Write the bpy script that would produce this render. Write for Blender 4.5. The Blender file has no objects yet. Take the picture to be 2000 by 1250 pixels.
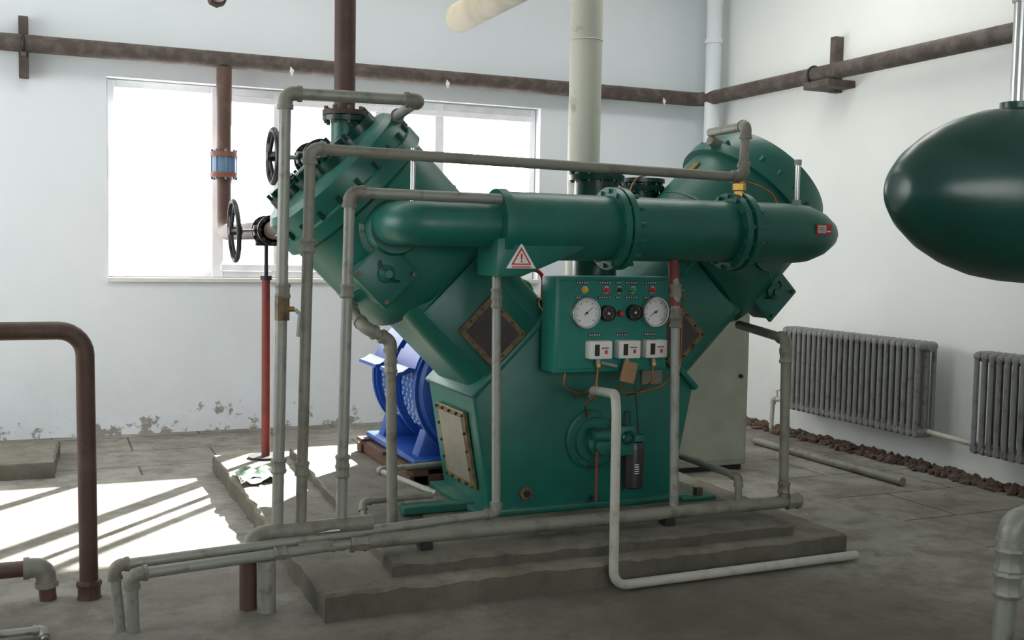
import bpy, bmesh, math, random
from mathutils import Vector as V, Matrix as M
random.seed(4)
sc=bpy.context.scene
R2=math.sqrt(.5)
# ------------------------------------------------------------------ materials
def nodes(name):
    m=bpy.data.materials.new(name); m.use_nodes=True; nt=m.node_tree
    return m,nt,nt.nodes['Principled BSDF']
def ramp(nt,src,a,b,c0=(0,0,0,1),c1=(1,1,1,1)):
    r=nt.nodes.new('ShaderNodeValToRGB'); e=r.color_ramp.elements
    e[0].position=a; e[1].position=b; e[0].color=c0; e[1].color=c1
    nt.links.new(src,r.inputs[0]); return r.outputs[0]
def mix(nt,f,a,b,mode='MIX'):
    n=nt.nodes.new('ShaderNodeMix'); n.data_type='RGBA'; n.blend_type=mode
    for s,v in ((0,f),(6,a),(7,b)):
        if isinstance(v,bpy.types.NodeSocket): nt.links.new(v,n.inputs[s])
        elif s==0: n.inputs[s].default_value=v
        else: n.inputs[s].default_value=tuple(v)+((1,) if len(v)==3 else ())
    return n.outputs[2]
def math_(nt,op,a,b=0.0):
    n=nt.nodes.new('ShaderNodeMath'); n.operation=op
    for s,v in ((0,a),(1,b)):
        if isinstance(v,bpy.types.NodeSocket): nt.links.new(v,n.inputs[s])
        else: n.inputs[s].default_value=v
    return n.outputs[0]
def noise(nt,scale,detail=4,rough=.55,vec=None):
    n=nt.nodes.new('ShaderNodeTexNoise'); n.inputs['Scale'].default_value=scale
    n.inputs['Detail'].default_value=detail; n.inputs['Roughness'].default_value=rough
    if vec is None:
        tc=nt.nodes.new('ShaderNodeTexCoord'); vec=tc.outputs['Object']
    nt.links.new(vec,n.inputs['Vector']); return n.outputs['Fac']
def bump(nt,b,src,st,dist=.01):
    n=nt.nodes.new('ShaderNodeBump'); n.inputs['Strength'].default_value=st; n.inputs['Distance'].default_value=dist
    nt.links.new(src,n.inputs['Height']); nt.links.new(n.outputs[0],b.inputs['Normal'])
def mk(name,col,rough=.5,metal=0,col2=None,scale=6,lo=.5,hi=.7,bmp=0,bs=60,dust=None,chips=None):
    m,nt,b=nodes(name)
    b.inputs['Roughness'].default_value=rough; b.inputs['Metallic'].default_value=metal
    if col2 is not None:
        f=ramp(nt,noise(nt,scale,6,.6),lo,hi); c=mix(nt,f,col,col2)
    else:
        f=ramp(nt,noise(nt,scale,3),.3,.8); c=mix(nt,f,[x*.88 for x in col],[min(1,x*1.1) for x in col])
    if chips is not None:
        tc=nt.nodes.new('ShaderNodeTexCoord'); sx=nt.nodes.new('ShaderNodeSeparateXYZ'); nt.links.new(tc.outputs['Object'],sx.inputs[0])
        h=nt.nodes.new('ShaderNodeMapRange'); h.inputs[1].default_value=.15; h.inputs[2].default_value=.9; h.inputs[3].default_value=.06; h.inputs[4].default_value=-.05
        nt.links.new(sx.outputs[2],h.inputs[0])
        f=ramp(nt,math_(nt,'ADD',noise(nt,26,6,.7,tc.outputs['Object']),h.outputs[0]),.66,.70)
        c=mix(nt,math_(nt,'MULTIPLY',f,.6),c,chips)
    if dust is not None:
        g=nt.nodes.new('ShaderNodeNewGeometry'); s=nt.nodes.new('ShaderNodeSeparateXYZ'); nt.links.new(g.outputs['Normal'],s.inputs[0])
        f=ramp(nt,s.outputs[2],.35,1.0); f=math_(nt,'MULTIPLY',f,ramp(nt,noise(nt,9,5),.3,.75)); f=math_(nt,'MULTIPLY',f,dust[3])
        c=mix(nt,f,c,dust[:3])
    nt.links.new(c,b.inputs['Base Color'])
    if bmp: bump(nt,b,noise(nt,bs,3),bmp,.004)
    return m
green=mk('green_enamel',(.006,.132,.096),.40,0,(.009,.095,.070),5,.35,.75,.25,25,dust=(.12,.20,.17,.5),chips=(.10,.13,.11))
greend=mk('green_enamel_dark',(.003,.052,.037),.30,0,(.004,.036,.026),4,.35,.75,.2,14)
greenp=mk('green_panel_paint',(.010,.20,.155),.4,0,(.012,.16,.125),8,.3,.8)
galv=mk('galvanised_steel',(.28,.29,.255),.5,.35,(.15,.13,.10),14,.54,.76,.2,80)
galvd=mk('weathered_steel',(.22,.22,.18),.6,.2,(.12,.10,.075),10,.5,.74,.2,80)
chrome=mk('chromed_steel',(.55,.56,.55),.25,.9)
brown=mk('rust_brown_paint',(.075,.036,.025),.6,0,(.12,.075,.05),7,.5,.75,.3,40,dust=(.22,.19,.16,.6))
wallpipe=mk('sooty_brown_pipe',(.07,.052,.042),.75,0,(.12,.10,.085),9,.45,.65,.3,40,dust=(.2,.18,.16,.7))
redp=mk('red_oxide_paint',(.20,.03,.022),.55,0,(.11,.03,.02),10,.5,.7)
blue=mk('blue_motor_paint',(.012,.075,.36),.35,0,(.01,.055,.27),5,.4,.8)
blueL=mk('blue_flange_paint',(.10,.17,.28),.5)
louv=mk('louvre_pale_blue',(.25,.38,.62),.4)
orange=mk('orange_primer',(.20,.065,.04),.6)
black=mk('black_iron',(.012,.013,.014),.45)
blackp=mk('black_plastic',(.02,.02,.02),.35)
cover=mk('bare_cover_plate',(.17,.13,.06),.5,.3,(.09,.05,.03),20,.45,.65)
coverin=mk('dusty_inspection_pane',(.045,.034,.03),.35,0,(.03,.022,.02),8,.4,.7)
coverin2=mk('pale_inspection_plate',(.22,.20,.15),.45,0,(.17,.155,.125),8,.4,.7)
bolt=mk('dull_bolt_steel',(.10,.09,.05),.45,.5)
white=mk('white_plastic',(.72,.71,.66),.4)
pvc=mk('white_pvc',(.42,.42,.36),.4,0,(.28,.26,.21),12,.5,.75)
cream=mk('cream_lagging',(.55,.49,.36),.7,0,(.40,.35,.25),4,.45,.7)
polem=mk('pole_offwhite_paint',(.42,.43,.36),.5,0,(.26,.26,.20),6,.55,.68,.1,30)
cabm=mk('beige_cabinet_paint',(.33,.35,.28),.5)
rad=mk('grey_radiator_paint',(.20,.205,.20),.6,0,(.12,.105,.09),16,.52,.7,.2,60)
wood=mk('pallet_wood',(.11,.055,.035),.8,0,(.06,.03,.02),20,.4,.7)
copper=mk('copper_tube',(.35,.13,.05),.35,.7)
brass=mk('brass_fitting',(.42,.26,.06),.3,.8)
red=mk('red_plastic',(.6,.02,.02),.3); yel=mk('yellow_lamp',(.75,.42,.02),.3); grn=mk('green_lamp',(.02,.32,.10),.3)
dial=mk('dial_face',(.78,.80,.78),.4)
winm=mk('window_frame_paint',(.85,.85,.87),.4)
rubm=mk('rubble_brick',(.12,.065,.045),.9,0,(.07,.06,.05),9,.45,.6,.5,50)
cardb=mk('cardboard',(.33,.19,.09),.8)
papm=mk('printed_paper',(.30,.36,.28),.6,0,(.05,.16,.09),14,.45,.55)
def concrete(name,c1,c2,c3):
    m,nt,b=nodes(name); b.inputs['Roughness'].default_value=.85
    f=ramp(nt,noise(nt,1.6,8,.65),.35,.68); g=ramp(nt,noise(nt,7,8,.7),.48,.7)
    c=mix(nt,f,c1,c2); c=mix(nt,math_(nt,'MULTIPLY',g,.7),c,c3)
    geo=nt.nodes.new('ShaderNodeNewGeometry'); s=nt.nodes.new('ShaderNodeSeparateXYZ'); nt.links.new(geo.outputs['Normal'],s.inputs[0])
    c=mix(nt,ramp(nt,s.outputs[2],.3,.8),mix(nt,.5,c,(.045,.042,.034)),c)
    nt.links.new(c,b.inputs['Base Color']); bump(nt,b,noise(nt,45,8,.7),.7,.012); return m
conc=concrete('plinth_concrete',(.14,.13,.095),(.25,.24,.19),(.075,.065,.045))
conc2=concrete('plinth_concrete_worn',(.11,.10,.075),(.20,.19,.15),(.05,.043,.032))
def floor_mat():
    m,nt,b=nodes('floor_concrete')
    tc=nt.nodes.new('ShaderNodeTexCoord'); ob=tc.outputs['Object']
    sx=nt.nodes.new('ShaderNodeSeparateXYZ'); nt.links.new(ob,sx.inputs[0])
    f=ramp(nt,noise(nt,.9,9,.68,ob),.38,.62); g=ramp(nt,noise(nt,4.5,9,.74,ob),.46,.62)
    c=mix(nt,f,(.19,.18,.145),(.34,.33,.285)); c=mix(nt,math_(nt,'MULTIPLY',g,.6),c,(.10,.085,.06))
    c=mix(nt,math_(nt,'MULTIPLY',ramp(nt,noise(nt,.55,7,.65,ob),.50,.58),.5),c,(.13,.11,.08))
    c=mix(nt,math_(nt,'MULTIPLY',ramp(nt,noise(nt,22,4,.7,ob),.62,.70),.5),c,(.33,.31,.26))
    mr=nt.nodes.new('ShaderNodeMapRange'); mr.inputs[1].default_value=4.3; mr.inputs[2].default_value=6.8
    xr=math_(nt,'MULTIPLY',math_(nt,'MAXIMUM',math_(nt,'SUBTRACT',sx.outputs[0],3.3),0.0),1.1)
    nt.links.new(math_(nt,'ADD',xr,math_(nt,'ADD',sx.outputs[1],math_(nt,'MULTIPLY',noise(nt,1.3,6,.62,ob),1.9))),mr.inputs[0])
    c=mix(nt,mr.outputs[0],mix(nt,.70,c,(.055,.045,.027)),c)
    br=nt.nodes.new('ShaderNodeTexBrick'); nt.links.new(ob,br.inputs[0])
    for k,v in (('Scale',1.0),('Mortar Size',.010),('Brick Width',1.15),('Row Height',.62),('Mortar Smooth',.5)): br.inputs[k].default_value=v
    br.inputs['Color1'].default_value=(1,1,1,1); br.inputs['Color2'].default_value=(.84,.84,.84,1); br.inputs['Mortar'].default_value=(.26,.24,.2,1)
    mk1=math_(nt,'GREATER_THAN',sx.outputs[1],7.75); mk2=math_(nt,'GREATER_THAN',sx.outputs[0],4.75)
    msk=math_(nt,'MAXIMUM',mk1,mk2)
    c=mix(nt,msk,c,mix(nt,1.0,c,br.outputs['Color'],'MULTIPLY'))
    nt.links.new(c,b.inputs['Base Color'])
    rr=nt.nodes.new('ShaderNodeMapRange'); rr.inputs[3].default_value=1.0; rr.inputs[4].default_value=.6
    nt.links.new(noise(nt,1.1,5,.6,ob),rr.inputs[0]); nt.links.new(rr.outputs[0],b.inputs['Roughness'])
    bump(nt,b,noise(nt,30,8,.7,ob),.6,.014)
    return m
def wall_mat(name,base,base2,dmg):
    m,nt,b=nodes(name); b.inputs['Roughness'].default_value=.8
    tc=nt.nodes.new('ShaderNodeTexCoord'); ob=tc.outputs['Object']
    sx=nt.nodes.new('ShaderNodeSeparateXYZ'); nt.links.new(ob,sx.inputs[0])
    c=mix(nt,ramp(nt,noise(nt,.7,5,.6,ob),.3,.7),base,base2)
    n=noise(nt,5,8,.72,ob)
    h=nt.nodes.new('ShaderNodeMapRange'); h.inputs[1].default_value=0; h.inputs[2].default_value=.45; h.inputs[3].default_value=dmg; h.inputs[4].default_value=-.05
    nt.links.new(sx.outputs[2],h.inputs[0])
    h2=nt.nodes.new('ShaderNodeMapRange'); h2.inputs[1].default_value=.1; h2.inputs[2].default_value=1.3; h2.inputs[3].default_value=.22; h2.inputs[4].default_value=0
    nt.links.new(sx.outputs[2],h2.inputs[0])
    c=mix(nt,math_(nt,'MULTIPLY',h2.outputs[0],ramp(nt,noise(nt,2.2,7,.65,ob),.35,.7)),c,(.36,.34,.30))
    f=ramp(nt,math_(nt,'ADD',n,h.outputs[0]),.66,.70)
    c=mix(nt,math_(nt,'MULTIPLY',f,.8),c,(.19,.16,.12))
    nt.links.new(c,b.inputs['Base Color']); bump(nt,b,noise(nt,12,5,.6,ob),.15,.01); return m
wallm=wall_mat('whitewashed_wall',(.70,.755,.78),(.76,.80,.82),.165)
wallm2=wall_mat('whitewashed_wall_side',(.73,.765,.735),(.79,.815,.775),.05)
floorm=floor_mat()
ceilm=mk('ceiling_paint',(.7,.72,.71),.9)
# ------------------------------------------------------------------ builder
class B:
    def __init__(s,name,parent=None):
        s.bm=bmesh.new(); s.name=name; s.mats=[]; s.parent=parent
    def mi(s,m):
        if m not in s.mats: s.mats.append(m)
        return s.mats.index(m)
    def add(s,t,m):
        i=s.mi(m)
        bmesh.ops.recalc_face_normals(t,faces=t.faces[:])
        for f in t.faces: f.material_index=i; f.smooth=True
        me=bpy.data.meshes.new('t'); t.to_mesh(me); s.bm.from_mesh(me); bpy.data.meshes.remove(me); t.free()
    def box(s,lo,hi,m,bev=0,seg=1,mat=None):
        t=bmesh.new(); bmesh.ops.create_cube(t,size=1)
        lo=V(lo);hi=V(hi); c=(lo+hi)/2; d=hi-lo
        for v in t.verts: v.co=V((c.x+v.co.x*d.x,c.y+v.co.y*d.y,c.z+v.co.z*d.z))
        if bev: bmesh.ops.bevel(t,geom=t.edges[:],offset=bev,segments=seg,affect='EDGES',profile=.5)
        if mat is not None: bmesh.ops.transform(t,matrix=mat,verts=t.verts[:])
        s.add(t,m)
    def prism(s,pts,vec,m,bev=0,seg=1):
        t=bmesh.new(); a=[t.verts.new(V(p)) for p in pts]; b=[t.verts.new(V(p)+V(vec)) for p in pts]
        t.faces.new(a); t.faces.new(b[::-1]); n=len(a)
        for i in range(n): t.faces.new((a[i],b[i],b[(i+1)%n],a[(i+1)%n]))
        if bev: bmesh.ops.bevel(t,geom=t.edges[:],offset=bev,segments=seg,affect='EDGES',profile=.5)
        s.add(t,m)
    def lathe(s,prof,O,ax,m,seg=48):
        ax=V(ax).normalized(); u=ax.orthogonal().normalized(); w=ax.cross(u); O=V(O); t=bmesh.new(); rings=[]
        for (d,r) in prof:
            if r<1e-5: rings.append([t.verts.new(O+ax*d)])
            else: rings.append([t.verts.new(O+ax*d+(u*math.cos(2*math.pi*i/seg)+w*math.sin(2*math.pi*i/seg))*r) for i in range(seg)])
        for a,b in zip(rings,rings[1:]):
            for i in range(seg):
                j=(i+1)%seg
                if len(a)==1 and len(b)==1: continue
                if len(a)==1: t.faces.new((a[0],b[i],b[j]))
                elif len(b)==1: t.faces.new((a[i],b[0],a[j]))
                else: t.faces.new((a[i],b[i],b[j],a[j]))
        if len(rings[0])>1: t.faces.new(rings[0])
        if len(rings[-1])>1: t.faces.new(rings[-1])
        s.add(t,m)
    def cyl(s,p0,p1,r,m,seg=20,r2=None):
        p0=V(p0);p1=V(p1); d=(p1-p0).length
        s.lathe([(0,r),(d,r if r2 is None else r2)],p0,p1-p0,m,seg)
    def sweep(s,pts,r,m,bend=.05,seg=14,fit=None):
        P=[V(p) for p in pts]; path=[P[0]]
        for i in range(1,len(P)-1):
            a=(P[i-1]-P[i]); b=(P[i+1]-P[i]); la,lb=a.length,b.length; a.normalize(); b.normalize()
            ang=a.angle(b)
            if ang>3.08: path.append(P[i]); continue
            tl=min(bend/math.tan(ang/2),la*.49,lb*.49); rr=tl*math.tan(ang/2)
            c=P[i]+(a+b).normalized()*(rr/math.sin(ang/2)); s0=(P[i]+a*tl-c).normalized(); s1=(P[i]+b*tl-c).normalized()
            k=7; om=s0.angle(s1)
            arc=[c+(s0*math.sin((1-j/k)*om)+s1*math.sin(j/k*om))/math.sin(om)*rr for j in range(k+1)]
            path+=arc
            if fit is not None:
                s._tube([P[i]+a*(tl+r*.9)]+arc+[P[i]+b*(tl+r*.9)],r*1.22,fit,seg)
                for d in (a,b):
                    s.cyl(P[i]+d*(tl+r*.5),P[i]+d*(tl+r*1.2),r*1.38,fit,seg)
        path.append(P[-1]); s._tube(path,r,m,seg)
    def _tube(s,path,r,m,seg):
        t=bmesh.new(); rings=[]; tang=(path[1]-path[0]).normalized(); u=tang.orthogonal().normalized()
        for i,p in enumerate(path):
            if i==0: tg=(path[1]-path[0])
            elif i==len(path)-1: tg=(path[-1]-path[-2])
            else: tg=(path[i+1]-path[i]).normalized()+(path[i]-path[i-1]).normalized()
            tg.normalize(); u=(u-tg*u.dot(tg)).normalized(); w=tg.cross(u)
            rings.append([t.verts.new(p+(u*math.cos(2*math.pi*j/seg)+w*math.sin(2*math.pi*j/seg))*r) for j in range(seg)])
        for a,b in zip(rings,rings[1:]):
            for i in range(seg): j=(i+1)%seg; t.faces.new((a[i],b[i],b[j],a[j]))
        t.faces.new(rings[0]); t.faces.new(rings[-1]); s.add(t,m)
    def collar(s,p,ax,r,m,h=.05):
        ax=V(ax).normalized(); p=V(p); s.lathe([(-h/2,r*1.25),(-h*.35,r*1.4),(-h*.15,r*1.2),(h*.15,r*1.2),(h*.35,r*1.4),(h/2,r*1.25)],p,ax,m,8)
    def torus(s,c,ax,R,r,m,seg=40,k=10):
        ax=V(ax).normalized();u=ax.orthogonal().normalized();w=ax.cross(u);c=V(c);t=bmesh.new();rg=[]
        for i in range(seg):
            a=2*math.pi*i/seg;d=u*math.cos(a)+w*math.sin(a)
            rg.append([t.verts.new(c+d*(R+r*math.cos(2*math.pi*j/k))+ax*r*math.sin(2*math.pi*j/k)) for j in range(k)])
        for i in range(seg):
            a=rg[i];b=rg[(i+1)%seg]
            for j in range(k): t.faces.new((a[j],b[j],b[(j+1)%k],a[(j+1)%k]))
        s.add(t,m)
    def bolts(s,c,ax,R,n,br,h,m,ph=0):
        ax=V(ax).normalized();u=ax.orthogonal().normalized();w=ax.cross(u);c=V(c)
        for i in range(n):
            a=2*math.pi*i/n+ph; p=c+(u*math.cos(a)+w*math.sin(a))*R
            s.cyl(p,p+ax*h,br,m,6)
    def done(s,sharp=32):
        me=bpy.data.meshes.new(s.name); s.bm.to_mesh(me); s.bm.free()
        for m in s.mats: me.materials.append(m)
        me.set_sharp_from_angle(angle=math.radians(sharp))
        ob=bpy.data.objects.new(s.name,me); sc.collection.objects.link(ob)
        if s.parent: ob.parent=s.parent
        return ob
def empty(name):
    e=bpy.data.objects.new(name,None); sc.collection.objects.link(e); e.empty_display_size=.2; return e
# ------------------------------------------------------------------ room
XR,YB,XL,YF,ZC=6.22,9.45,-4.0,-3.5,4.7
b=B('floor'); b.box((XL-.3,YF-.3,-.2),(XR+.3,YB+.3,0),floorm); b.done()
b=B('ceiling'); b.box((XL-.3,YF-.3,ZC),(XR+.3,YB+.3,ZC+.2),ceilm); b.done()
wx0,wx1,wz0,wz1=.44,4.33,1.31,2.95
def wall_open(name,mat,horiz,a0,a1,t0,t1,holes):
    b=B(name); cur=a0
    def bx(p,q,z0,z1):
        if horiz: b.box((p,t0,z0),(q,t1,z1),mat)
        else: b.box((t0,p,z0),(t1,q,z1),mat)
    for (p,q,z0,z1) in holes:
        bx(cur,p,0,ZC); bx(p,q,0,z0); bx(p,q,z1,ZC); cur=q
    bx(cur,a1,0,ZC); return b.done()
wall_open('wall_back',wallm,True,XL-.3,XR+.3,YB,YB+.3,[(wx0,wx1,wz0,wz1)])
wall_open('wall_right',wallm2,False,YF-.3,YB,XR,XR+.3,[])
wall_open('wall_left',wallm,False,YF-.3,YB,XL-.3,XL,[(4.2,8.6,1.2,3.6)])  # out-of-view opening, placed so sky light reaches right wall and machine
wall_open('wall_front',wallm,True,XL,XR,YF-.3,YF,[(-1.5,3.5,1.2,3.2)])  # out-of-view opening behind the camera, sized for the front fill light
b=B('window_1')
y0,y1=YB+.10,YB+.17
for x,w in ((wx0+.035,.03),(1.335,.05),(1.86,.05),(2.80,.075),(3.345,.045),(wx1-.035,.03)):
    b.box((x-w,y0,wz0+.005),(x+w,y1,wz1-.005),winm,.006)
b.box((wx0+.005,y0+.008,wz1-.07),(wx1-.005,y1-.008,wz1-.004),winm,.006); b.box((wx0+.005,y0+.008,wz0+.004),(wx1-.005,y1-.008,wz0+.06),winm,.006)
for x0,x1 in ((1.36,2.8),(2.8,4.29)):
    b.box((x0,y0-.02,wz0+.062),(x1,y0+.03,wz0+.12),winm,.005); b.box((x0,y0-.02,wz1-.13),(x1,y0+.03,wz1-.072),winm,.005)
b.box((wx0+.002,YB-.03,wz0-.035),(wx1-.002,YB+.28,wz0+.003),white,.004)
b.done()
pz=3.13
b=B('heating_main_pipe')
b.sweep([(XL+.02,9.28,pz-.0),(6.03,9.28,pz),(6.03,YF+.02,pz)],.068,wallpipe,.12,20)
for x in (-.17,): 
    b.box((x-.035,9.33,pz-.25),(x+.035,YB-.002,pz+.22),wallpipe,.004); b.torus((x,9.28,pz),(1,0,0),.074,.012,black,24,8)
    b.box((x-.02,9.2,pz-.1),(x+.02,YB-.002,pz-.075),wallpipe)
b.box((4.80,9.2,pz-.12),(4.83,YB-.002,pz+.10),wallpipe,.004); b.torus((4.815,9.28,pz),(1,0,0),.074,.010,black,24,8)
for y in (7.45,4.2):
    b.box((6.13,y-.035,pz-.15),(XR-.003,y+.035,pz+.32),wallpipe,.004); b.torus((6.03,y+.1,pz),(0,1,0),.074,.012,black,24,8)
    b.box((5.93,y-.2,pz-.13),(XR-.003,y+.12,pz-.07),wallpipe,.004)
for x in (1.9,3.3,5.55):
    b.prism([(x-.012,9.205,pz-.02),(x-.02,9.205,pz-.06),(x,9.205,pz-.10),(x+.018,9.205,pz-.05)],(0,.004,0),white)
b.done()
b=B('valve_drop_pipe')
b.sweep([(1.35,9.28,pz-.06),(1.35,9.28,1.70),(1.35,6.02,1.70)],.062,brown,.14,20)
b.cyl((1.35,9.28,2.16),(1.35,9.28,2.20),.115,orange,24); b.cyl((1.35,9.28,2.20),(1.35,9.28,2.33),.10,blueL,24); b.cyl((1.35,9.28,2.33),(1.35,9.28,2.37),.115,orange,24)
b.bolts((1.35,9.28,2.14),(0,0,1),.1,8,.010,.25,blueL)
b.done()
def handwheel_valve(name,hub,stem_to,Rw):
    b=B(name); hub=V(hub); st=V(stem_to); ax=(st-hub).normalized()
    b.torus(hub,ax,Rw,.016,black,44,10)
    u=V((0,0,1)); w=ax.cross(u)
    for i in range(5):
        a=2*math.pi*i/5+.3; d=u*math.cos(a)+w*math.sin(a)
        b.sweep([hub-ax*.02,hub+d*Rw*.5-ax*.012,hub+d*Rw],.011,black,.05,8)
    b.cyl(hub-ax*.035,hub+ax*.05,.028,black,16); b.cyl(hub,st,.014,chrome,12)
    m=hub.lerp(st,.55); n=hub.lerp(st,.8)
    b.cyl(m,n,.035,black,16); b.cyl(n-ax*.015,n+ax*.015,.06,black,20); b.cyl(n,st,.05,black,20,.07)
    s2=V((0,1,0))
    b.cyl(st-s2*.13,st+s2*.13,.078,black,24)
    for k in (-.13,.11): b.cyl(st+s2*k,st+s2*(k+.025),.10,black,28); b.bolts(st+s2*(k-.012),s2,.085,8,.011,.05,bolt)
    b.done()
handwheel_valve('handwheel_valve',(1.12,7.25,1.69),(1.35,7.25,1.70),.195)
handwheel_valve('handwheel_valve',(1.14,6.02,2.09),(1.38,6.02,2.09),.145)
b=B('pipe_support_post')
b.cyl((1.375,7.5,.12),(1.375,7.5,1.38),.03,redp,16); b.cyl((1.375,7.5,1.38),(1.375,7.5,1.60),.014,black,12)
b.cyl((1.375,7.5,.12),(1.375,7.5,.135),.12,black,24); b.cyl((1.375,7.5,1.36),(1.375,7.5,1.39),.04,black,12)
b.box((1.30,7.47,1.595),(1.45,7.53,1.64),black,.005)
b.done()
b=B('lagged_overhead_pipe'); b.lathe([(0,.0),(.01,.05),(.03,.08),(.06,.095),(7,.095)],(2.47,6.75,3.10),(0,-1,0),cream,28); b.done()
b=B('overhead_steel_pipe'); b.sweep([(.97,7.0,3.13),(.97,-2.5,3.13)],.045,brown,.1,18); b.collar((.97,6.96,3.13),(0,1,0),.045,brown,.08); b.done()
b=B('corner_riser_pipe'); b.cyl((6.05,9.13,0),(6.05,9.13,ZC),.075,wallm,24); b.cyl((6.05,9.13,3.66),(6.05,9.13,3.70),.088,wallm,24); b.done()
b=B('riser_pipe_column'); b.cyl((3.43,6.75,.12),(3.43,6.75,ZC),.112,polem,36); b.cyl((3.43,6.75,.12),(3.43,6.75,.15),.17,polem,28)
b.torus((3.43,6.75,3.05),(0,0,1),.110,.006,polem,36,8); b.done()
# ------------------------------------------------------------------ plinths
def rough_slab(b,poly,z0,h,m,n=26,amp=.010):
    out=[]
    for i in range(len(poly)):
        p=V(poly[i]+(0,)); q=V(poly[(i+1)%len(poly)]+(0,)); d=(q-p).normalized(); nn=V((d.y,-d.x,0))
        for k in range(n): out.append(p.lerp(q,k/n)+nn*(random.uniform(-amp,amp*.4) if k else 0))
    t=bmesh.new(); lo=[t.verts.new((v.x,v.y,z0)) for v in out]; mid=[]; top=[]
    c=sum(out,V())/len(out)
    for v in out:
        i_=(c-v).normalized(); ch=random.uniform(.006,.02)
        mid.append(t.verts.new((v.x,v.y,z0+h-ch))); top.append(t.verts.new((v.x+i_.x*ch,v.y+i_.y*ch,z0+h)))
    L=len(out)
    for a,c_ in ((lo,mid),(mid,top)):
        for i in range(L): j=(i+1)%L; t.faces.new((a[i],a[j],c_[j],c_[i]))
    t.faces.new(top); t.faces.new(lo[::-1]); b.add(t,m)
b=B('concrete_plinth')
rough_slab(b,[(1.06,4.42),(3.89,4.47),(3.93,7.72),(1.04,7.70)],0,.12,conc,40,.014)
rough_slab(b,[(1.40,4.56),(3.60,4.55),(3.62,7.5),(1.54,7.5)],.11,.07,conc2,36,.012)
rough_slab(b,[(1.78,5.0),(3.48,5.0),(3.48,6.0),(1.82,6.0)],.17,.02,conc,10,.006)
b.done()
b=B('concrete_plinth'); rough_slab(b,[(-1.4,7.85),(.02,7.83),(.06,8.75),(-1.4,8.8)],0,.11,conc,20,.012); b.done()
# ------------------------------------------------------------------ compressor
comp=empty('air_compressor')
YC0,YC1=5.2,5.92; YM=5.55
b=B('crankcase',comp)
prof=[(2.13,.2),(3.25,.2),(3.38,.84),(2.89,1.33),(2.51,1.33),(2.02,.84)]
b.prism([(x,YC0,z) for x,z in prof],(0,YC1-YC0,0),green,.022,3)
b.box((2.05,5.16,.19),(3.34,5.96,.225),green,.008,2)
b.box((3.28,5.12,.19),(3.50,5.30,.215),green,.006); b.box((1.70,5.34,.19),(2.1,5.44,.235),green,.006)
b.box((3.38,5.14,.2),(3.42,5.18,.26),bolt); 
nrm=V((-.64,0,-.11)).normalized(); up=V((-.11,0,.64)).normalized(); cc=V((2.075,5.53,.52))+nrm*.004
T=M((( up.x,0,nrm.x,cc.x),(up.y,1,nrm.y,cc.y),(up.z,0,nrm.z,cc.z),(0,0,0,1)))
def plate(b,T,a,c,m1,m2,bw=.035,nb=4):
    b.box((-a,-c,0),(a,c,.022),m1,.004,1,T); b.box((-a+bw,-c+bw,.018),(a-bw,c-bw,.027),m2,.002,1,T)
    for i in range(nb+1):
        for (x,y) in ((-a+bw/2+i*(2*a-bw)/nb,-c+bw/2),(-a+bw/2+i*(2*a-bw)/nb,c-bw/2)):
            p=T@V((x,y,.02)); q=T@V((x,y,.036)); b.cyl(p,q,.009,bolt,6)
    for i in range(1,nb):
        for (x,y) in ((-a+bw/2,-c+i*2*c/nb),(a-bw/2,-c+i*2*c/nb)):
            b.cyl(T@V((x,y,.02)),T@V((x,y,.036)),.009,bolt,6)
plate(b,T,.215,.22,cover,coverin2)
b.lathe([(0,.165),(.02,.165),(.03,.15),(.03,.125),(.055,.12),(.06,0)],(2.73,YC0+.002,.57),(0,-1,0),green,40)
b.bolts((2.73,YC0-.018,.57),(0,-1,0),.145,12,.009,.016,bolt)
b.lathe([(0,.07),(.05,.07),(.06,.05),(.10,.05),(.11,0)],(2.73,YC0-.05,.56),(0,-1,0),green,24)
b.box((2.80,5.02,.50),(2.90,5.16,.66),green,.01,2); b.box((2.70,5.04,.60),(2.95,5.12,.64),green,.01,2)
b.cyl((2.88,5.08,.66),(2.88,5.08,.73),.02,greend); b.cyl((2.70,5.08,.56),(2.70,5.08,.25),.008,redp,8)
b.torus((2.85,5.0,.60),(0,1,0),.03,.01,greend,16,6); b.cyl((2.66,5.05,.61),(2.85,5.05,.61),.03,green,12)
b.lathe([(0,.012),(.02,.012),(.022,.035),(.035,.035),(.036,0)],(2.68,5.10,.62),(0,-1,0),greend,12)
b.cyl((2.33,YC0,.30),(2.33,YC0-.03,.30),.035,cover,16); b.cyl((2.33,YC0-.02,.30),(2.33,YC0-.04,.30),.02,black,6)
b.cyl((2.88,YC0,.28),(2.88,YC0-.03,.28),.03,green,16); b.cyl((2.74,YC0,.24),(2.74,YC0-.03,.24),.02,greend,12)
b.box((3.03,YC0-.012,.86),(3.16,YC0,.99),coverin2,.003)
b.box((2.40,5.24,1.325),(2.58,5.6,1.345),cover,.004)
b.done()
b=B('oil_filter',comp)
b.lathe([(0,0),(.002,.045),(.012,.058),(.22,.058),(.235,.056),(.255,.05),(.27,.03),(.27,0)],(2.92,5.07,.31),(0,0,1),blackp,32)
b.cyl((2.92,5.07,.575),(2.92,5.07,.61),.055,green,24)
for i in range(5): b.box((2.895,5.009,.40+i*.012),(2.895+.03*random.uniform(.5,1),5.012,.404+i*.012),dial)
b.done()
def frame(side):
    O=V((2.70+side*.43,YM,1.08)); a=V((side*R2,0,R2)); w=V((-side*R2,0,R2))
    return O,a,w,(lambda s,ww,y:O+a*s+w*ww+V((0,y-YM,0)))
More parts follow.
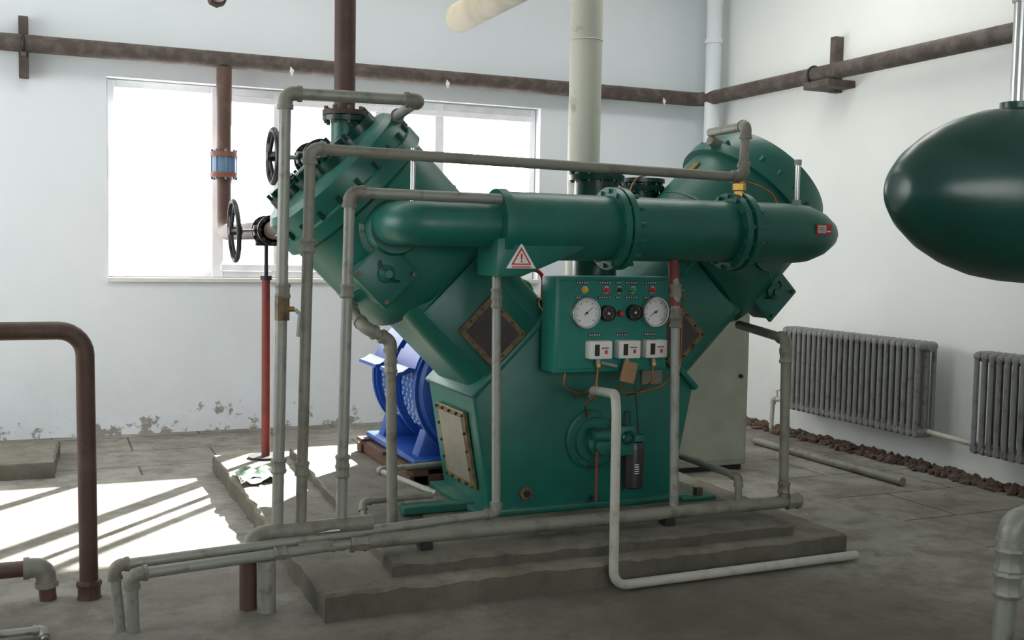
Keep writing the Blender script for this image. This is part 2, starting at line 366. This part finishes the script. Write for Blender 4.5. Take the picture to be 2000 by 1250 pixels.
def rotT(F,s,w,y,a,wv):
    p=F(s,w,y); n=V((0,-1,0)); return M(((a.x,wv.x,n.x,p.x),(a.y,wv.y,n.y,p.y),(a.z,wv.z,n.z,p.z),(0,0,0,1)))
for side,nm in ((-1,'low_pressure_cylinder'),(1,'high_pressure_cylinder')):
    O,a,wv,F=frame(side)
    b=B(nm,comp)
    T=M(((a.x,wv.x,0,O.x),(a.y,wv.y,1,O.y),(a.z,wv.z,0,O.z),(0,0,0,1)))
    t=bmesh.new(); bmesh.ops.create_cube(t,size=1)
    for v in t.verts: v.co=V((.27+v.co.x*.58,v.co.y*.62,v.co.z*.66))
    ed=[e for e in t.edges if abs((e.verts[0].co-e.verts[1].co).x)>.3]
    bmesh.ops.bevel(t,geom=ed,offset=.11,segments=6,affect='EDGES',profile=.5); bmesh.ops.transform(t,matrix=T,verts=t.verts[:]); b.add(t,green)
    T2=rotT(F,.255,-.03,YM-.30,a,wv); b.box((-.25,-.20,-.02),(.25,.20,.055),green,.012,2,T2)
    T3=rotT(F,.165 if side<0 else .11,-.045,YM-.355,a,wv); plate(b,T3,.145,.13,cover,coverin,.032,3)
    b.box((-.035,-.36,-.38),(.0,.36,.38),green,.01,2,T@M.Translation((.02,0,0)))
    if side<0:
        pr=[(.50,0),(.50,.29),(.515,.37),(.55,.405),(.62,.425),(1.10,.425),(1.12,.455),(1.19,.455),(1.20,.435),(1.30,.43),(1.33,.40),(1.34,0)]
        re=.445
    else:
        pr=[(.50,0),(.50,.29),(.52,.38),(.56,.42),(.64,.44),(1.13,.44),(1.135,.475),(1.20,.475),(1.205,.445),(1.30,.44),(1.38,.40),(1.43,.30),(1.45,.15),(1.455,0)]
        re=.46
    b.lathe(pr,O,a,green,72)
    b.bolts(O+a*1.20,a,re-.005,22,.014,.04,greend if side<0 else green)
    b.torus(O+a*.80,a,re-.022,.006,green,72,6)
    spots=[(.80,-.25,.115)] if side<0 else [(.78,-.36,.12)]
    for (s,w,h) in spots:
        yy=YM-math.sqrt(max(.02,.425**2-w*w))
        Tv=rotT(F,s,w,yy,a,wv); b.box((-h,-h,-.12),(h,h,.05),green,.02,2,Tv); b.box((-h-.012,-h-.012,.05),(h+.012,h+.012,.075),green,.012,2,Tv)
        for sx_ in (-1,1):
            for sy_ in (-1,1): b.cyl(Tv@V((sx_*h*.85,sy_*h*.85,.07)),Tv@V((sx_*h*.85,sy_*h*.85,.095)),.012,bolt,6)
        b.lathe([(0,.045),(.03,.045),(.04,.02),(.06,.02)],Tv@V((0,0,.07)),(0,-1,0),green,16)
        b.sweep([Tv@V((-.07,.02,.09)),Tv@V((-.05,.0,.12)),Tv@V((.05,-.0,.12)),Tv@V((.07,.02,.09))],.006,greend,.02,8)
    if side<0:
        for (w,y) in ((.25,0),(-.22,.12),(.02,-.22),(-.1,-.1),(.05,.25)):
            p=F(1.33,w,YM+y); b.lathe([(0,.11),(.05,.11),(.055,.085),(.085,.08),(.09,0)],p,a,greend,24); b.bolts(p+a*.05,a,.095,8,.011,.035,greend)
        b.cyl(F(1.20,.24,YM),(1.42,YM,2.17),.085,green,28,.075)
        b.cyl((1.42,YM,2.14),(1.42,YM,2.26),.07,green,28); b.cyl((1.42,YM,2.25),(1.42,YM,2.275),.115,greend,32); b.cyl((1.42,YM,2.28),(1.42,YM,2.305),.115,brown,32)
        b.bolts((1.42,YM,2.235),(0,0,1),.098,8,.011,.09,bolt)
        p=V((1.57,5.20,1.70)); b.lathe([(0,.175),(.04,.175),(.045,.15),(.10,.13)],p,(0,-1,0),green,40); b.bolts(p+V((0,-.03,0)),(0,-1,0),.16,10,.01,.02,bolt)
        b.cyl((1.57,5.35,1.70),(1.57,5.16,1.70),.15,green,32)
    else:
        b.cyl(F(.86,-.1,5.25),F(.86,-.1,5.1),.12,green,32)
        b.cyl(F(1.22,.40,YM-.1),(3.60,5.44,2.27),.034,galvd,20)
        b.box((-.05,-.006,-.03),(.05,.006,.03),brass,.002,1,M.Translation(F(1.0,.442,YM-.04))@M.Rotation(math.radians(-45),4,'Y')@M.Rotation(math.radians(90),4,'X'))
    b.done()
TY,TZ=4.86,1.715
b=B('intercooler_tube',comp)
b.sweep([(1.56,5.25,TZ),(1.55,TY,TZ),(2.05,TY,TZ)],.108,green,.12,32)
b.lathe([(0,0),(0,.178),(.02,.18),(.045,.18),(.05,.168),(.62,.165),(.62,.21),(.653,.21),(.656,.19),(.664,.19),(.667,.21),(.70,.21),(.70,.165),(1.34,.163),(1.34,.205),(1.375,.205),(1.38,.185),(1.395,.185),(1.40,.21),(1.435,.21),(1.435,.165),(1.78,.163),(1.86,.155),(1.96,.12),(2.03,.075),(2.07,.03),(2.075,0)],(1.99,TY,TZ),(1,0,0),green,64)
for x in (2.60,3.315): b.bolts((x,TY,TZ),(1,0,0),.19,14,.012,.13,green)
# tapered saddle under the left end
b.prism([(1.955,TY-.138,TZ-.06),(1.955,TY-.138,1.47),(2.08,TY-.138,1.47),(2.40,TY-.138,1.60),(2.42,TY-.138,TZ-.095),(2.03,TY-.138,TZ-.06)],(0,.27,0),green,.006,2)
b.cyl((1.55,TY-.07,TZ+.1),(1.55,TY-.07,2.06),.012,chrome,12)
b.cyl((3.79,TY,TZ+.15),(3.79,TY,2.12),.014,chrome,12); b.cyl((3.79,TY,1.87),(3.79,TY,1.90),.024,galv,8); b.cyl((3.79,TY,2.09),(3.79,TY,2.12),.02,galv,8)
b.cyl((3.40,TY,TZ+.1),(3.40,TY,1.92),.03,brass,16)
b.done()
b=B('relief_valve',comp); b.lathe([(0,.036),(.02,.036),(.03,.028),(.06,.028),(.065,.036),(.10,.036),(.105,.026),(.14,.026),(.145,.032),(.17,.032)],(3.38,4.82,1.87),(0,0,1),brass,8); b.done()
b=B('intercooler_vessels',comp)
for x,y,zt,r in ((2.88,5.50,2.0,.125),(3.34,5.80,1.97,.115)):
    b.lathe([(0,r),(zt-1.25,r),(zt-1.25,r+.03),(zt-1.22,r+.035),(zt-1.215,r+.01),(zt-1.205,r+.01),(zt-1.20,r+.035),(zt-1.175,r+.035),(zt-1.17,r-.01),(zt-1.17,0)],(x,y,1.25),(0,0,1),greend,40)
    b.bolts((x,y,zt-.01),(0,0,1),r+.018,12,.01,.06,greend)
b.done()
b=B('supply_hoses',comp)
b.sweep([(2.22,5.28,1.40),(2.30,5.28,1.46),(2.40,5.27,1.50),(2.45,5.27,1.46),(2.45,5.28,1.33)],.011,red,.06,10)
b.sweep([(2.24,5.34,1.43),(2.32,5.34,1.44),(2.40,5.33,1.42),(2.42,5.33,1.33)],.010,grn,.06,10)
b.sweep([(2.62,5.19,1.35),(2.5,5.17,1.36),(2.34,5.15,1.34),(2.42,5.14,1.25),(2.43,5.12,1.15)],.004,copper,.05,8)
b.done()
# ------------------------------------------------------------------ control panel
pan=empty('control_panel')
PY=4.985
def px(x): return 2.39+(x-1088)*.00307
def pzz(y): return 1.47-(y-540)*.00266
b=B('panel_box',pan)
b.box((2.39,PY,.965),(3.06,5.16,1.468),greenp,.008,2); b.box((2.41,PY-.004,.985),(3.04,PY+.01,1.45),greenp,.003)
b.box((2.5,5.12,1.0),(2.95,5.215,1.30),greend,.004)
b.done()
b=B('labels',pan)
for x in (1136,1179,1205,1231,1269):
    w=.036 if x!=1205 else .013
    for y in (553,582):
        b.box((px(x)-w,PY-.008,pzz(y)-.008),(px(x)+w,PY-.003,pzz(y)+.008),blackp)
        n=5 if w>.02 else 2
        for i in range(n): 
            cx=px(x)-w+ (i+.5)*2*w/n
            b.box((cx-.004,PY-.0095,pzz(y)-.004),(cx+.003,PY-.0075,pzz(y)-.001),dial); b.box((cx-.003,PY-.0095,pzz(y)+.001),(cx+.004,PY-.0075,pzz(y)+.0035),dial)
for x in (1161,1215,1270):
    b.box((px(x)-.036,PY-.008,pzz(656)-.008),(px(x)+.036,PY-.003,pzz(656)+.008),blackp)
    for i in range(5):
        cx=px(x)-.036+(i+.5)*.0144; b.box((cx-.004,PY-.0095,pzz(656)-.004),(cx+.003,PY-.0075,pzz(656)-.001),dial); b.box((cx-.003,PY-.0095,pzz(656)+.001),(cx+.004,PY-.0075,pzz(656)+.0035),dial)
b.done()
b=B('pilot_lamps',pan)
for x,m in ((1140,yel),(1181,red),(1206,greend),(1233,grn),(1271,red)):
    c=(px(x),PY,pzz(567)); b.cyl(c,(c[0],PY-.012,c[2]),.020,chrome,20); b.lathe([(0,.015),(.014,.015),(.02,.011),(.022,0)],(c[0],PY-.012,c[2]),(0,-1,0),m,20)
c=(px(1210),PY,pzz(614)); b.cyl(c,(c[0],PY-.012,c[2]),.018,blackp,20); b.cyl((c[0],PY-.01,c[2]),(c[0],PY-.025,c[2]),.012,red,20)
b.done()
def gauge(name,x,y,R,face,rim,ang,ticks):
    b=B(name,pan); c=V((px(x),PY,pzz(y)))
    b.lathe([(0,R),(.035,R),(.042,R*.96),(.042,R*.86),(.030,R*.84),(.030,0)],c,(0,-1,0),rim,48)
    b.lathe([(0,R*.84),(.002,R*.84),(.002,0)],c+V((0,-.031,0)),(0,-1,0),face,40)
    tm=blackp if face is dial else dial
    for i in range(ticks):
        a=math.radians(225-270*i/(ticks-1)); d=V((math.cos(a),0,math.sin(a))); l=.62 if i%5==0 else .69
        p=c+V((0,-.034,0)); b.cyl(p+d*R*l,p+d*R*.77,.0008 if i%5 else .0016,tm,5)
    a=math.radians(ang); d=V((math.cos(a),0,math.sin(a))); p=c+V((0,-.036,0))
    b.cyl(p-d*R*.2,p+d*R*.62,.0022,tm if face is dial else red,6,.0008); b.cyl(p+V((0,.003,0)),p+V((0,-.004,0)),.006,tm,12)
    b.done()
gauge('pressure_gauge_left',1141,612,.083,dial,chrome,40,41)
gauge('pressure_gauge_right',1275,611,.083,dial,chrome,215,41)
gauge('meter_left',1183,613,.043,blackp,blackp,150,16)
gauge('meter_right',1235,612,.043,blackp,blackp,60,16)
b=B('pressure_switches',pan)
for x in (1165,1220,1273):
    X=px(x);Z=pzz(684)
    b.box((X-.065,PY-.07,Z-.048),(X+.065,PY,Z+.048),white,.008,2); b.box((X-.04,PY-.073,Z-.03),(X-.012,PY-.068,Z+.03),blackp,.002)
    b.box((X+.0,PY-.0725,Z+.008),(X+.04,PY-.068,Z+.014),cover); b.box((X+.02,PY-.0725,Z-.02),(X+.033,PY-.068,Z+.0),red)
    b.cyl((X,PY-.035,Z-.05),(X,PY-.035,Z-.075),.014,galv,8); b.cyl((X,PY-.035,Z-.075),(X,PY-.035,Z-.09),.018,brass,6)
    b.sweep([(X,PY-.035,Z-.08),(X-.005,PY-.03,Z-.18),(X-.03,PY+.05,Z-.24),(X-.03,PY+.18,Z-.28)],.005,copper,.04,8)
b.sweep([(2.47,PY+.03,.97),(2.46,PY+.04,.88),(2.55,PY+.05,.85),(2.95,PY+.06,.84),(3.07,PY+.05,.87),(3.10,PY+.03,.93)],.005,copper,.05,8)
b.sweep([(2.63,PY-.03,1.0),(2.62,PY-.03,.85),(2.60,PY+.05,.78),(2.66,PY+.15,.7)],.005,copper,.04,8)
b.sweep([(2.86,PY-.0,.97),(2.88,PY-.0,.8),(2.93,PY+.05,.6),(2.97,PY+.12,.42),(2.9,PY+.2,.25)],.004,blackp,.06,8)
b.sweep([(3.10,4.9,1.40),(3.13,4.95,1.30),(3.14,4.97,1.0),(3.11,4.98,.85)],.004,copper,.06,8)
b.box((2.755,PY-.06,.91),(2.84,PY-.045,1.02),cardb,.002,1,M.Translation((2.8,0,.96))@M.Rotation(math.radians(12),4,'Y')@M.Translation((-2.8,0,-.96))); b.cyl((2.63,PY-.06,1.02),(2.72,PY-.06,1.0),.01,galv,8)
b.done()
b=B('capillary_tube',comp); b.sweep([(2.75,4.9,1.88),(2.80,4.92,1.98),(3.0,5.0,2.03),(3.4,5.02,2.02),(3.62,4.98,1.98),(3.68,4.92,1.93),(3.68,4.88,1.87)],.005,copper,.1,8); b.done()
b=B('warning_sign',comp)
def tri(cx,z0,hw,h,y,m): b.prism([(cx-hw,y,z0),(cx+hw,y,z0),(cx,y,z0+h)],(0,.003,0),m)
sx0=2.075; q0=TY-.142
tri(sx0,1.510,.078,.122,q0,dial)
tri(sx0,1.528,.052,.084,q0-.0015,red); tri(sx0,1.534,.040,.064,q0-.003,dial)
b.box((sx0-.004,q0-.0045,1.553),(sx0+.004,q0-.002,1.581),red); b.box((sx0-.004,q0-.0045,1.540),(sx0+.004,q0-.002,1.548),red)
for k in range(2): b.box((sx0-.05,q0-.0025,1.514+k*.006),(sx0+.05,q0,1.517+k*.006),red)
b.done()
b=B('rating_label',comp)
b.box((3.80,TY-.166,1.71),(3.90,TY-.150,1.765),red); b.box((3.807,TY-.168,1.718),(3.862,TY-.152,1.758),dial); b.box((3.868,TY-.168,1.724),(3.892,TY-.152,1.73),dial)
for k in range(3): b.box((3.812,TY-.169,1.727+k*.009),(3.852,TY-.153,1.730+k*.009),cover)
b.done()
# ------------------------------------------------------------------ cooling water pipework
def gp(name,pts,r,mat=galv,bend=.035,fit=galv,coup=(),extra=None):
    b=B(name); b.sweep(pts,r,mat,bend,16,fit)
    for (p,ax) in coup: b.collar(p,ax,r,fit or mat,r*2.6)
    if extra: extra(b)
    return b.done()
Z_=(0,0,1)
def lever(p):
    def f(b):
        p_=V(p); b.cyl(p_-V((0,0,.05)),p_+V((0,0,.05)),.033,cover,8); b.cyl(p_,p_+V((.05,-.02,0)),.012,brass,10)
        b.sweep([p_+V((.05,-.03,.0)),p_+V((.07,-.04,-.02)),p_+V((.06,-.05,-.12))],.008,chrome,.02,8)
    return f
gp('cooling_water_pipe',[(.925,4.76,.36),(.955,4.76,2.265),(1.565,4.76,2.275),(1.64,5.35,2.27),(1.66,5.45,2.2)],.026,galv,.04,galvd,[((.93,4.76,.62),Z_),((.945,4.76,1.40),Z_)],lever((.943,4.76,1.32)))
gp('cooling_water_pipe',[(1.03,4.76,.36),(1.065,4.76,2.03),(3.36,4.76,2.0),(3.37,4.76,2.27),(3.60,5.44,2.31)],.025,galvd,.04,galvd,[((1.035,4.76,.60),Z_),((1.055,4.76,1.60),Z_),((3.365,4.76,2.05),Z_)])
gp('cooling_water_pipe',[(1.215,4.76,.36),(1.245,4.76,1.845),(1.99,4.78,1.84)],.025,galv,.04,galvd,[((1.22,4.76,.62),Z_),((1.235,4.76,1.40),Z_),((1.22,4.76,.58),Z_)])
gp('cooling_water_pipe',[(1.595,5.2,.18),(1.575,5.2,1.13),(1.44,5.2,1.20),(1.42,5.4,1.28),(1.45,5.5,1.34)],.027,galvd,.045,galvd,[((1.577,5.2,1.0),Z_)])
gp('cooling_water_pipe',[(2.01,4.87,1.48),(2.03,4.87,.29),(1.3,4.765,.285),(.23,4.61,.28),(.255,4.63,.0)],.022,galv,.03,galvd,[((2.012,4.87,1.38),Z_),((2.013,4.87,1.34),Z_)])
def valves(b):
    b.cyl((1.0,4.715,.25),(1.16,4.74,.25),.036,galvd,8); b.cyl((1.1,4.73,.25),(1.1,4.73,.31),.012,brass); b.sweep([(1.1,4.73,.31),(1.2,4.72,.315)],.008,chrome,.02,8)
gp('cooling_water_pipe',[(.305,4.60,.0),(.295,4.56,.25),(.98,4.69,.245),(1.30,4.76,.24)],.024,galv,.03,galvd,[((.92,4.68,.246),(1,.17,0)),((1.2,4.75,.24),(1,.17,0))],valves)
gp('cooling_water_header',[(1.27,4.76,.24),(3.78,4.77,.24)],.034,galvd,.03,galvd,[((1.3,4.76,.24),(1,0,0)),((3.76,4.77,.24),(1,0,0))],
   lambda b:[b.box((x-.03,4.72,.18),(x+.03,4.8,.215),black,.004) for x in (1.62,2.95)])
gp('cooling_water_pipe',[(3.005,4.78,.24),(2.99,4.80,1.40),(2.99,4.84,1.58)],.024,galv,.03,galvd,[((2.99,4.79,1.24),Z_),((2.99,4.79,1.28),Z_)],lambda b:b.cyl((2.99,4.80,1.32),(2.99,4.83,1.56),.028,redp,14))
gp('cooling_water_pipe',[(3.70,4.77,.24),(3.68,4.77,1.14),(3.83,5.42,1.17)],.026,galvd,.04,galvd,[((3.70,4.77,.32),Z_),((3.682,4.77,1.04),Z_)])
gp('cooling_water_pipe',[(3.40,4.77,.24),(3.40,4.77,.40),(3.42,5.5,.40)],.02,galvd,.03,galvd)
gp('steel_header_pipe',[(.79,4.72,.0),(.79,4.74,.325),(1.36,4.76,.33)],.035,galvd,.08,None,[])
gp('brown_drop_pipe',[(.79,4.72,.0),(.79,4.725,.24)],.038,brown,.08,None,[])
gp('pipe_stand',[(.86,4.66,.0),(.86,4.66,.225)],.040,galv,.03,galv)
gp('drain_pipe',[(2.2,6.08,.30),(1.75,6.02,.30),(1.92,5.45,.27)],.017,galv,.03,galvd)
gp('drain_pipe',[(1.50,5.38,.18),(1.50,5.44,.26),(1.90,5.47,.26)],.017,galvd,.03,galvd)
gp('main_discharge_pipe',[(1.42,YM,2.30),(1.42,YM,ZC)],.055,brown,.05,None)
gp('white_drain_hose',[(2.68,5.12,.82),(2.62,4.98,.87),(2.44,4.42,.93),(2.42,4.37,.84),(2.42,4.36,.03),(3.88,4.385,.03)],.023,pvc,.07,None)
gp('brown_steel_pipe',[(.15,5.11,0),(.14,5.11,1.21),(-1.6,5.11,1.21)],.040,brown,.11,None,[((.15,5.11,.03),Z_)])
gp('floor_stub_pipe',[(-1.2,5.15,.15),(-.03,5.15,.15),(-.02,5.15,0)],.036,brown,.05,galvd)
gp('floor_stub_pipe',[(-.6,4.66,.03),(-.04,4.66,.03),(-.03,4.62,0)],.016,galv,.02,galv)
gp('loose_floor_pipe',[(5.44,7.41,.032),(5.45,5.72,.032)],.030,galvd,.05,None)
gp('threaded_riser_pipe',[(3.575,3.16,0),(3.60,3.16,.53),(4.3,3.16,.55)],.043,galv,.06,galv,[((3.588,3.16,.27),Z_),((3.592,3.16,.37),Z_)])
# ------------------------------------------------------------------ motor
mot=empty('electric_motor'); mx,mz=2.47,.73
b=B('motor_frame',mot)
b.lathe([(0,.0),(0,.16),(.02,.30),(.05,.40),(.08,.43),(.11,.43),(.11,.40),(.49,.40),(.49,.415),(.53,.415),(.53,.40),(.95,.40),(.95,.43),(1.02,.43),(1.08,.36),(1.12,.2),(1.12,0)],(mx,6.10,mz),(0,1,0),blue,72)
def P(ang,r,y): a=math.radians(ang); return V((mx+math.cos(a)*r,y,mz+math.sin(a)*r))
def hood(ya,yb):
    # curved air guard wrapping the frame and flaring outward at its lower lip
    out=[P(95+k*5.2,.455,ya) for k in range(14)]
    lip=[V((mx-.475,ya,mz+.145)),V((mx-.515,ya,mz+.12)),V((mx-.545,ya,mz+.115)),V((mx-.55,ya,mz+.095)),V((mx-.51,ya,mz+.095)),V((mx-.46,ya,mz+.115)),V((mx-.425,ya,mz+.13))]
    inn=[P(95+k*5.2,.41,ya) for k in range(13,-1,-1)]
    b.prism(out+lip+inn,(0,yb-ya,0),blue,0)
hood(6.20,6.57); hood(6.68,7.07)
for ya in (6.17,6.60,7.08):
    arc=[P(150+k*7,.445,ya) for k in range(13)]; inn=[P(150+k*7,.38,ya) for k in range(12,-1,-1)]
    b.prism(arc+inn,(0,.035,0),blue,0)
for yy in (6.2,6.95): b.prism([(mx-.42,yy,.30),(mx-.36,yy,.48),(mx+.36,yy,.48),(mx+.42,yy,.30)],(0,.12,0),blue,.01,2)
b.box((mx-.46,6.12,.288),(mx+.30,7.2,.325),blue,.01,2)
b.done(24)
b=B('louvres',mot)
for ya in (6.22,6.66):
    for c in range(4):
        for r_ in range(11):
            ang=168+r_*5.0; y=ya+.065+c*.08+(0 if r_%2 else .02); p=P(ang,.398,y)
            d=V((p.x-mx,0,p.z-mz)).normalized()
            b.lathe([(0,.017),(.010,.013),(.012,0)],p,d,louv,6)
b.done()
b=B('wooden_skid')
for x in (1.98,2.35,2.72): b.box((x,6.05,.182),(x+.1,7.25,.27),wood,.006)
for y in (6.08,6.6,7.1): b.box((1.95,y,.265),(2.86,y+.12,.287),wood,.004)
for y in (6.05,6.5,7.15): b.box((1.96,y,.182),(2.85,y+.10,.24),wood,.004)
b.done()
# ------------------------------------------------------------------ cabinet, radiators
b=B('electrical_cabinet')
b.box((4.05,6.57,.04),(4.74,7.05,1.28),cabm,.01,2); b.box((4.07,6.60,0),(4.72,7.02,.05),black)
b.box((4.07,6.562,.08),(4.72,6.572,1.25),cabm,.004); b.cyl((4.66,6.565,.7),(4.66,6.54,.7),.015,black,12)
b.done()
def radiator(yA,yB_,z0,z1):
    b=B('radiator'); n=int(round((yB_-yA)/.066)); x0,x1=5.92,6.08
    for i in range(n):
        y=yA+(i+.5)*(yB_-yA)/n
        for x in (x0,6.0,x1): b.cyl((x,y,z0+.04),(x,y,z1-.04),.018,rad,8)
        for z in (z0+.035,z1-.035):
            b.lathe([(0,.012),(.006,.028),(.03,.036),(.155,.036),(.18,.028),(.186,.012)],(x0-.013,y,z),(1,0,0),rad,10)
    for z in (z0+.05,z1-.05): b.cyl((6.0,yA-.02,z),(6.0,yB_+.02,z),.026,rad,12)
    for y in (yA+.2,yB_-.2): b.box((6.08,y-.02,z0),(XR-.003,y+.02,z0+.03),black)
    return b
b=radiator(6.08,7.72,.25,.97)
b.sweep([(6.0,7.75,.30),(6.0,7.93,.30),(6.0,7.95,0)],.02,pvc,.03,12,pvc); b.cyl((6.0,7.88,.30),(6.0,7.88,.38),.012,white); b.torus((6.0,7.88,.385),(0,0,1),.03,.007,white,20,6)
b.sweep([(6.0,6.07,.30),(6.0,5.62,.28)],.02,pvc,.03,12)
b.done()
b=radiator(3.9,5.59,.23,.95); b.done()
b=B('rubble_strip')
y=2.5
while y<9.0:
    for k in range(5):
        t=bmesh.new(); bmesh.ops.create_icosphere(t,subdivisions=1,radius=1)
        sx_,sy_,sz_=random.uniform(.015,.055),random.uniform(.015,.06),random.uniform(.012,.04)
        c=V((6.14-random.random()**1.5*.2,y+random.uniform(-.04,.04),sz_*.5))
        for v in t.verts: v.co=V((v.co.x*sx_,v.co.y*sy_,v.co.z*sz_))*random.uniform(.7,1.25)+c
        for v in t.verts: v.co.z=max(v.co.z,0)
        b.add(t,rubm)
    y+=.05
b.done(20)
b=B('crumpled_magazine')
t=bmesh.new(); bmesh.ops.create_grid(t,x_segments=8,y_segments=6,size=.5)
for v in t.verts: v.co=V((1.22+v.co.x*.28,6.85+v.co.y*.34,.135+random.uniform(-.01,.035)))
b.add(t,papm); t=bmesh.new(); bmesh.ops.create_grid(t,x_segments=5,y_segments=4,size=.5)
for v in t.verts: v.co=V((1.14+v.co.x*.14,6.70+v.co.y*.16,.14+random.uniform(-.01,.02)))
b.add(t,white); b.done(10)
b=B('compressor_vessel')
b.lathe([(0,0),(0,.04),(.008,.062),(.03,.092),(.08,.136),(.16,.186),(.24,.221),(.33,.247),(.42,.26),(.5,.265),(.6,.265),(1.6,.265)],(2.225,2.4,1.79),(1,0,0),greend,64)
b.cyl((2.665,2.4,2.03),(2.665,2.4,2.065),.045,greend,24); b.cyl((2.665,2.4,2.06),(2.665,2.4,3.0),.018,chrome,16); b.cyl((2.665,2.4,2.36),(2.665,2.4,2.42),.024,chrome,8)
b.cyl((3.4,2.4,1.6),(3.4,2.4,0),.06,greend,20)
b.done()
# ------------------------------------------------------------------ light
w=bpy.data.worlds.new('sky'); sc.world=w; w.use_nodes=True
bg=w.node_tree.nodes['Background']; bg.inputs[0].default_value=(.985,.99,1,1); bg.inputs[1].default_value=6.0
sd=bpy.data.lights.new('sun','SUN'); sd.energy=46; sd.angle=.012; sd.color=(1,.95,.87)
so=bpy.data.objects.new('sun',sd); sc.collection.objects.link(so)
so.rotation_euler=V((-1.19,-1.41,-1.0)).to_track_quat('-Z','Y').to_euler()
for i,(x,y,e) in enumerate(((.8,7.2,40),(4.2,6.6,50))):  # unseen area lights added under the ceiling to brighten the walls
    ld=bpy.data.lights.new('added_fill_light','AREA'); ld.shape='RECTANGLE'; ld.size=3; ld.size_y=1.0; ld.energy=e; ld.color=(1,.98,.95)
    lo=bpy.data.objects.new('added_fill_light',ld); lo.location=(x,y,ZC-.05); sc.collection.objects.link(lo)
# ------------------------------------------------------------------ camera
th=math.radians(23.3);ph=math.radians(3.75);ro=math.radians(1.0)
Fh=V((math.sin(th),math.cos(th),0)); Zv=V((0,0,1)); r0=V((math.cos(th),-math.sin(th),0))
fw=Fh*math.cos(ph)-Zv*math.sin(ph); u0=Zv*math.cos(ph)+Fh*math.sin(ph)
Rv=r0*math.cos(ro)+u0*math.sin(ro); Uv=u0*math.cos(ro)-r0*math.sin(ro)
cd=bpy.data.cameras.new('camera'); cd.sensor_width=36; cd.lens=37.8; cd.clip_start=.05
co=bpy.data.objects.new('camera',cd); sc.collection.objects.link(co); sc.camera=co
m=M((Rv,Uv,-fw)).transposed().to_4x4(); m.translation=V((0,0,1.6)); co.matrix_world=m
sc.view_settings.view_transform='Standard'
